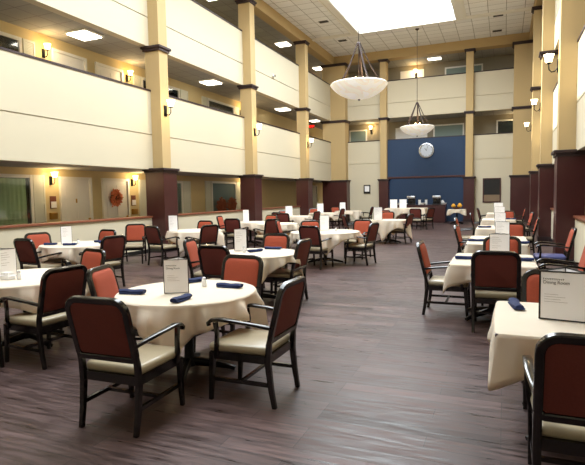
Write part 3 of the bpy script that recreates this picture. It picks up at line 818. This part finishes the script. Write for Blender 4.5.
stable(-.15, 17.2, .48, .7, 'fifth table of the right row', 'white cloth of the fifth table in the right row', .24, 0, 18)
stable(-.15, 22.0, .48, .8, 'last table of the right row', 'white cloth of the last table in the right row', .24, 0, 19)

# nearest round table
chair(-2.49, 2.53, 2, 'nearest dining chair at bottom left, its dark back to the viewer')
chair(-1.50, 3.58, 90, 'chair on the right side of the nearest round table, facing left')
chair(-2.66, 4.92, 176, 'textured rust chair behind the nearest round table, right of the menu')
chair(-3.60, 3.74, -72, 'bright orange chair tucked at the left rim of the nearest round table')
# left edge table
chair(-3.90, 3.62, 86, 'large dark red chair at the right side of the left edge table')
chair(-4.93, 5.05, 165, 'rust chair behind the left edge table, only its top showing')
chair(-4.75, 2.70, -8, 'chair at the near side of the left edge table, mostly out of frame')
# wreath wall table
chair(-7.55, 6.12, -5, 'black-backed chair at the left, before the table by the knocker door')
chair(-8.62, 7.32, -105, 'orange chair with rounded top against the cream wall under the knocker door')
chair(-6.32, 6.95, 80, 'tall red chair at the right side of the table by the knocker door')
chair(-7.75, 8.35, 172, 'chair behind the table by the knocker door, half hidden by the tall red one')
# column table
chair(-8.65, 10.3, -150, 'orange chair with armrests standing by the wall under the wreath')
chair(-7.62, 9.6, -12, 'dark red chair with its back turned, just left of the second left column')
chair(-7.65, 12.0, 175, 'low showing red chair behind the table beside the second left column')
chair(-6.35, 10.15, 70, 'red chair at the right side of the table beside the second left column')
# table behind nearest
chair(-4.52, 6.6, -75, 'bright orange chair on the left of the table behind the nearest one')
chair(-3.60, 5.80, -5, 'dark maroon chair back just above the rim of the nearest round table')
chair(-3.60, 7.88, 175, 'rust chair facing the viewer behind the second round table, navy napkin before it')
chair(-2.72, 6.95, 88, 'chair seen in profile on the right of the second round table')
# third column pair
chair(-8.95, 14.9, -80, 'orange chair at the wall before the third left column')
chair(-7.5, 13.2, 5, 'dark red chair left of the menu by the third left column')
chair(-7.35, 15.7, 165, 'rust chair behind the right table of the pair by the third column')
chair(-6.05, 13.0, 60, 'dark red chair leaning in profile right of the paired tables')
chair(-5.6, 12.3, -75, 'orange chair in profile, back to back with the dark red one')
chair(-7.65, 17.3, 10, 'dark red chair further back, right of the paired tables')
# middle table
chair(-3.84, 10.05, -10, 'dark chair with its back to the viewer at the large middle table')
chair(-2.70, 11.25, 80, 'orange profile chair at the right side of the large middle table')
chair(-3.35, 12.7, 172, 'rust chair with round top behind the large middle table')
chair(-4.62, 12.2, -150, 'orange chair partly hidden on the left of the large middle table')
# far left tables
chair(-8.9, 20.3, 200, 'red chair beyond the third column against the half wall')
chair(-6.95, 19.2, 80, 'red chair at the right of the table before the fourth column')
chair(-8.35, 18.3, -10, 'dark chair on the near side of the table before the fourth column')
chair(-8.7, 23.6, 200, 'far red chair at the end of the half wall')
chair(-6.95, 22.7, 85, 'dark red chair at the table at the end of the half wall')
chair(-8.5, 26.3, -140, 'small far red chair by the broad far left column')
chair(-6.3, 25.8, 90, 'small far red chair right of the broad left column table')
chair(-4.85, 15.9, -60, 'orange chair on the left of the tall white menu table')
# table with tall menu
chair(-2.75, 16.4, 78, 'dark framed profile chair right of the long hanging cloth')
chair(-4.52, 20.5, 195, 'small pinkish red chair far behind the tall menu table')
chair(-3.95, 18.6, 170, 'red chair behind the tall menu table, right one of the two')
# buffet front table
chair(-3.55, 22.3, 0, 'square looking red chair in front of the buffet table')
chair(-2.95, 23.0, 62, 'red profile chair at the right end of the table before the buffet')
# right row
chair(.40, 2.55, 0, 'chair in the bottom right corner with its dark back to the viewer')
chair(.40, 4.62, 180, 'chair behind the bottom right table, hidden by the black framed menu')
chair(-.075, 5.95, 0, 'dark red chair with its back turned at the second right table')
chair(-1.04, 6.95, -90, 'orange profile chair standing out in the aisle at the second right table')
chair(-.02, 7.95, 180, 'rust chair between the second and third right tables')
chair(1.15, 10.1, 90, 'wall side chair with a blue seat facing left', blueseat)
chair(1.05, 7.5, 90, 'pinkish chair cut by the right edge in front of the half wall')
chair(-.89, 10.7, -92, 'orange aisle chair at the third right table, nearer of the aisle pair')
chair(-1.17, 13.9, -90, 'orange aisle chair at the fourth right table, farther of the aisle pair')
chair(.16, 11.5, 180, 'red chair between the third and fourth right tables')
chair(.80, 13.9, 88, 'tall pink backed chair on the wall side of the fourth right table')
chair(.84, 17.6, 95, 'second pink backed chair on the wall side, farther down the row')
chair(.1, 18.9, 180, 'small red chair behind the fifth right table')
chair(-1.0, 17.2, -85, 'thin looking dark chair on the aisle side of the fifth right table')
chair(.8, 22.0, 90, 'last wall side chair of the right row')
chair(-1.0, 22.3, -80, 'last aisle side chair of the right row')

# menus
menu(-2.70, 3.74, 27, 'white printed menu stand on the nearest round table', .215, .30, True)
menu(-5.14, 3.92, 82, 'menu stand on the table cut off by the left edge', .2, .31)
menu(-7.75, 7.22, 62, 'menu stand below the knocker door, between navy napkins', .2, .34)
menu(-7.72, 10.6, 35, 'white menu stand in front of the second left column', .22, .40)
menu(-3.80, 6.95, 26, 'white menu stand on the table behind the nearest one', .19, .34)
menu(-7.95, 14.95, 30, 'white menu stand in front of the third left column', .2, .4)
menu(-4.0, 11.55, 18, 'white menu stand on the large middle table', .22, .36)
menu(-8.28, 19.4, 20, 'white menu stand before the fourth left column', .3, .42)
menu(-8.1, 22.8, 20, 'white menu stand at the end of the half wall', .3, .45)
menu(-7.75, 25.3, 15, 'white menu stand near the broad far left column', .3, .45)
menu(-3.80, 16.3, 16, 'tall white menu stand on the table with the long hanging cloth', .27, .42)
menu(-4.95, 24.6, 10, 'left white menu stand in front of the buffet', .34, .42, z=.9095)
menu(-4.5, 24.6, 10, 'right white menu stand in front of the buffet', .34, .42, z=.9095)
menu(.372, 3.74, -9, 'black framed printed menu on the bottom right table', .275, .325, True, True)
menu(-.045, 7.02, 0, 'menu stand on the second right table above the dark chair', .24, .31)
menu(-.02, 10.1, 0, 'menu stand on the third right table', .24, .30)
menu(-.08, 13.4, 0, 'menu stand on the fourth right table', .25, .34)
menu(-.12, 17.3, 0, 'menu stand on the fifth right table', .30, .38)
menu(-.2, 22.0, 0, 'menu stand on the last right table', .34, .42)
# napkins
napkin(-3.04, 3.54, 12, 'navy napkin at the left rim of the nearest round table')
napkin(-2.44, 3.42, 92, 'navy napkin in front of the printed menu on the nearest round table', .22)
napkin(-2.36, 4.08, 2, 'navy napkin at the far right of the nearest round table', .26)
napkin(-2.86, 4.22, 60, 'navy napkin behind the printed menu on the nearest round table', .2)
napkin(-3.5, 6.85, 60, 'navy napkin beside the menu on the table behind the nearest one')
napkin(-3.38, 7.25, 5, 'navy napkin before the rust chair on the second round table', .28)
napkin(-7.85, 6.95, 20, 'navy napkin left of the menu stand below the knocker door')
napkin(-7.40, 6.98, 30, 'navy napkin in front of the menu stand below the knocker door')
napkin(-7.28, 7.62, 15, 'navy napkin right of the menu stand below the knocker door')
napkin(-7.0, 7.45, 15, 'navy napkin nearest the tall red chair on the wall side table')
napkin(.09, 4.02, 100, 'navy napkin on the bottom right table left of the framed menu', .27)
napkin(-.42, 6.75, 5, 'navy napkin on the left of the second right table', .3)
napkin(.2, 6.75, -5, 'navy napkin on the right of the second right table', .3)
napkin(-.42, 9.3, 5, 'navy napkin on the left of the third right table', .3)
napkin(.24, 9.0, -5, 'navy napkin on the right of the third right table', .3)
napkin(-.42, 12.9, 5, 'navy napkin on the left of the fourth right table', .3)
napkin(.2, 16.9, -5, 'navy napkin on the right of the fifth right table', .3)
# shakers
caddy(-4.92, 3.78, 'white sugar caddy before the left edge menu stand')
shaker(-4.80, 3.82, 'white shaker beside the sugar caddy on the left edge table')
shaker(-7.52, 7.3, 'white shaker beside the menu stand below the knocker door')
shaker(-3.62, 6.72, 'white shaker by the menu on the table behind the nearest one')
shaker(-3.6, 11.2, 'white shaker on the large middle table')
shaker(-2.62, 4.05, 'white shaker behind the printed menu on the nearest round table')

# ------------------------------------------------------------------ buffet
t = thing('buffet_counter', 'dark wood buffet counter against the blue wall', 'buffet', (-4.2, 28.5, 0))
bm = BM(); box(bm, -1.35, 1.3, -.38, .38, .08, .93); box(bm, -1.3, 1.25, -.34, .36, 0, .08)
for k in range(4): box(bm, -1.3 + k * .65, -.72 + k * .65, -.395, -.38, .16, .86, .01)
obj('body', bm, darkwood, t, False)
bm = BM(); box(bm, -1.4, 1.35, -.42, .4, .93, .97, .008); obj('counter_top', bm, darkwood, t)
ZB = .97
def urn(x, label):
    t = thing('coffee_urn', label, 'urn', (x, 28.5, ZB), 0, 'coffee urns on the buffet')
    bm = BM(); box(bm, -.22, .22, -.2, .2, 0, .06, .01); box(bm, -.2, .2, -.02, .18, .06, .34, .02); obj('base', bm, blackp, t)
    bm = BM(); box(bm, -.23, .23, -.2, .19, .34, .50, .03); obj('head', bm, steel, t)
    bm = BM(); lathe(bm, [(.10, .065), (.12, .1), (.115, .2), (.07, .24), (.07, .26), (.001, .26)], 18, (0, -.12, 0)); obj('carafe', bm, blackp, t)
urn(-4.75, 'black coffee machine with silver top at the left of the buffet'); urn(-3.38, 'black coffee machine with silver top at the right of the buffet')
t = thing('serving_tray', 'grey covered tray at the left end of the buffet', 'tray', (-5.25, 28.35, ZB))
bm = BM(); box(bm, -.25, .25, -.16, .16, 0, .06, .01); obj('pan', bm, steel, t); bm = BM(); box(bm, -.22, .22, -.14, .14, .06, .13, .03); obj('lid', bm, steel, t)
for i, (x, w, lab) in enumerate(((-4.3, .07, 'first white canister between the coffee machines'), (-3.95, .07, 'second white canister between the coffee machines'))):
    t = thing('canister', lab, 'canister', (x, 28.5, ZB), 0, 'white canisters')
    bm = BM(); lathe(bm, [(w, 0), (w, .28), (.001, .28)], 18); obj('body', bm, saltm, t)
    bm = BM(); lathe(bm, [(w + .006, .28), (w + .006, .31), (.02, .33), (.001, .35)], 18); obj('lid', bm, blackp, t)
def bowl(x, y, r, lab, z=ZB):
    bm = BM(); lathe(bm, [(r * .4, 0), (r * .45, .01), (r * .8, r * .35), (r, r * .7), (r * .96, r * .7), (r * .7, r * .33), (r * .35, .03), (.001, .03)], 22)
    o = obj('bowl', bm, saltm); o.location = (x, y, z); tag(o, lab, 'bowl', 'white bowls on the buffet')
bowl(-4.1, 28.25, .17, 'white bowl between the two coffee machines'); bowl(-5.0, 28.6, .13, 'white bowl next to the grey tray')
bowl(-2.98, 28.4, .15, 'white bowl at the right end of the buffet'); 
t = thing('white_pot', 'white round pot at the right part of the buffet', 'pot', (-3.1 + .0, 28.68, ZB))
bm = BM(); lathe(bm, [(.06, 0), (.1, .05), (.11, .13), (.06, .2), (.05, .24), (.001, .26)], 20); obj('body', bm, saltm, t)
bm = BM(); sweep(bm, [(-.1, 0, .16), (-.16, 0, .14), (-.16, 0, .07), (-.1, 0, .05)], .02, .02, Vector((0, 1, 0)), rnd=8); obj('handle', bm, saltm, t)
# corner table
stable(-2.28 + .05, 27.3, .42, .35, 'small table against the blue wall at the right', 'short white cloth of the small table by the blue wall', .22, 0, 31)
t = thing('fruit_basket', 'basket of yellow gourds on the small table by the blue wall', 'basket', (-2.25, 27.3, ZN))
bm = BM(); lathe(bm, [(.12, 0), (.2, .09), (.21, .1), (.19, .09), (.11, .015), (.001, .015)], 24); obj('basket', bm, basketm, t)
for k, (x, s) in enumerate(((-.17, .10), (.17, .11))):
    bm = BM(); n = 20; prof = [(s * math.sin(PI * i / 12) * (1.15 if i < 7 else .85) + .001, .02 + s * 1.05 * (1 - math.cos(PI * i / 12))) for i in range(13)]
    lathe(bm, prof, n, (x * .9, 0, .04))
    g = obj('gourd', bm, gourd); g.location = (-2.25, 27.3, ZN + .02)
    tag(g, ('left', 'right')[k] + ' yellow gourd in the basket on the small table by the blue wall', 'gourd', 'yellow gourds')

# ------------------------------------------------------------------ light and camera
w = bpy.data.worlds.new('World'); sc.world = w; w.use_nodes = True
nt = w.node_tree; bg = nt.nodes['Background']
bg.inputs['Color'].default_value = (.93, .96, 1, 1); bg.inputs['Strength'].default_value = 9.5
po = bpy.data.lights.new('skylight_portal', 'AREA'); po.shape = 'RECTANGLE'; po.size = SX1 - SX0; po.size_y = SY1 - SY0
po.cycles.is_portal = True
l = bpy.data.objects.new('skylight_portal', po); col.objects.link(l); l.location = ((SX0 + SX1) / 2, (SY0 + SY1) / 2, ZT + .26)

sn = bpy.data.lights.new('sun', 'SUN'); sn.energy = 8; sn.color = (1, .93, .80); sn.angle = R(.6)
l = bpy.data.objects.new('sun', sn); col.objects.link(l); l.location = (-12, 8, 20)
l.rotation_euler = Vector((1, -.06, -.80)).to_track_quat('-Z', 'Y').to_euler()

cam = bpy.data.cameras.new('camera'); co = bpy.data.objects.new('camera', cam); col.objects.link(co); sc.camera = co
cam.sensor_fit = 'HORIZONTAL'; cam.sensor_width = 36; cam.lens = 504.53 / 585 * 36; cam.clip_end = 200
yaw, pit, rol = (.3972, .0730, -.0174)
fw = Vector((-math.sin(yaw) * math.cos(pit), math.cos(yaw) * math.cos(pit), -math.sin(pit)))
r0 = Vector((math.cos(yaw), math.sin(yaw), 0)); u0 = r0.cross(fw)
r = r0 * math.cos(rol) + u0 * math.sin(rol); u = -r0 * math.sin(rol) + u0 * math.cos(rol)
M = Matrix((r, u, -fw)).transposed().to_4x4(); M.translation = (0, 0, 1.6); co.matrix_world = M
vs = sc.view_settings; vs.view_transform = 'Standard'; vs.look = 'None'; vs.gamma = 1; vs.exposure = 0.66
vs.use_curve_mapping = False
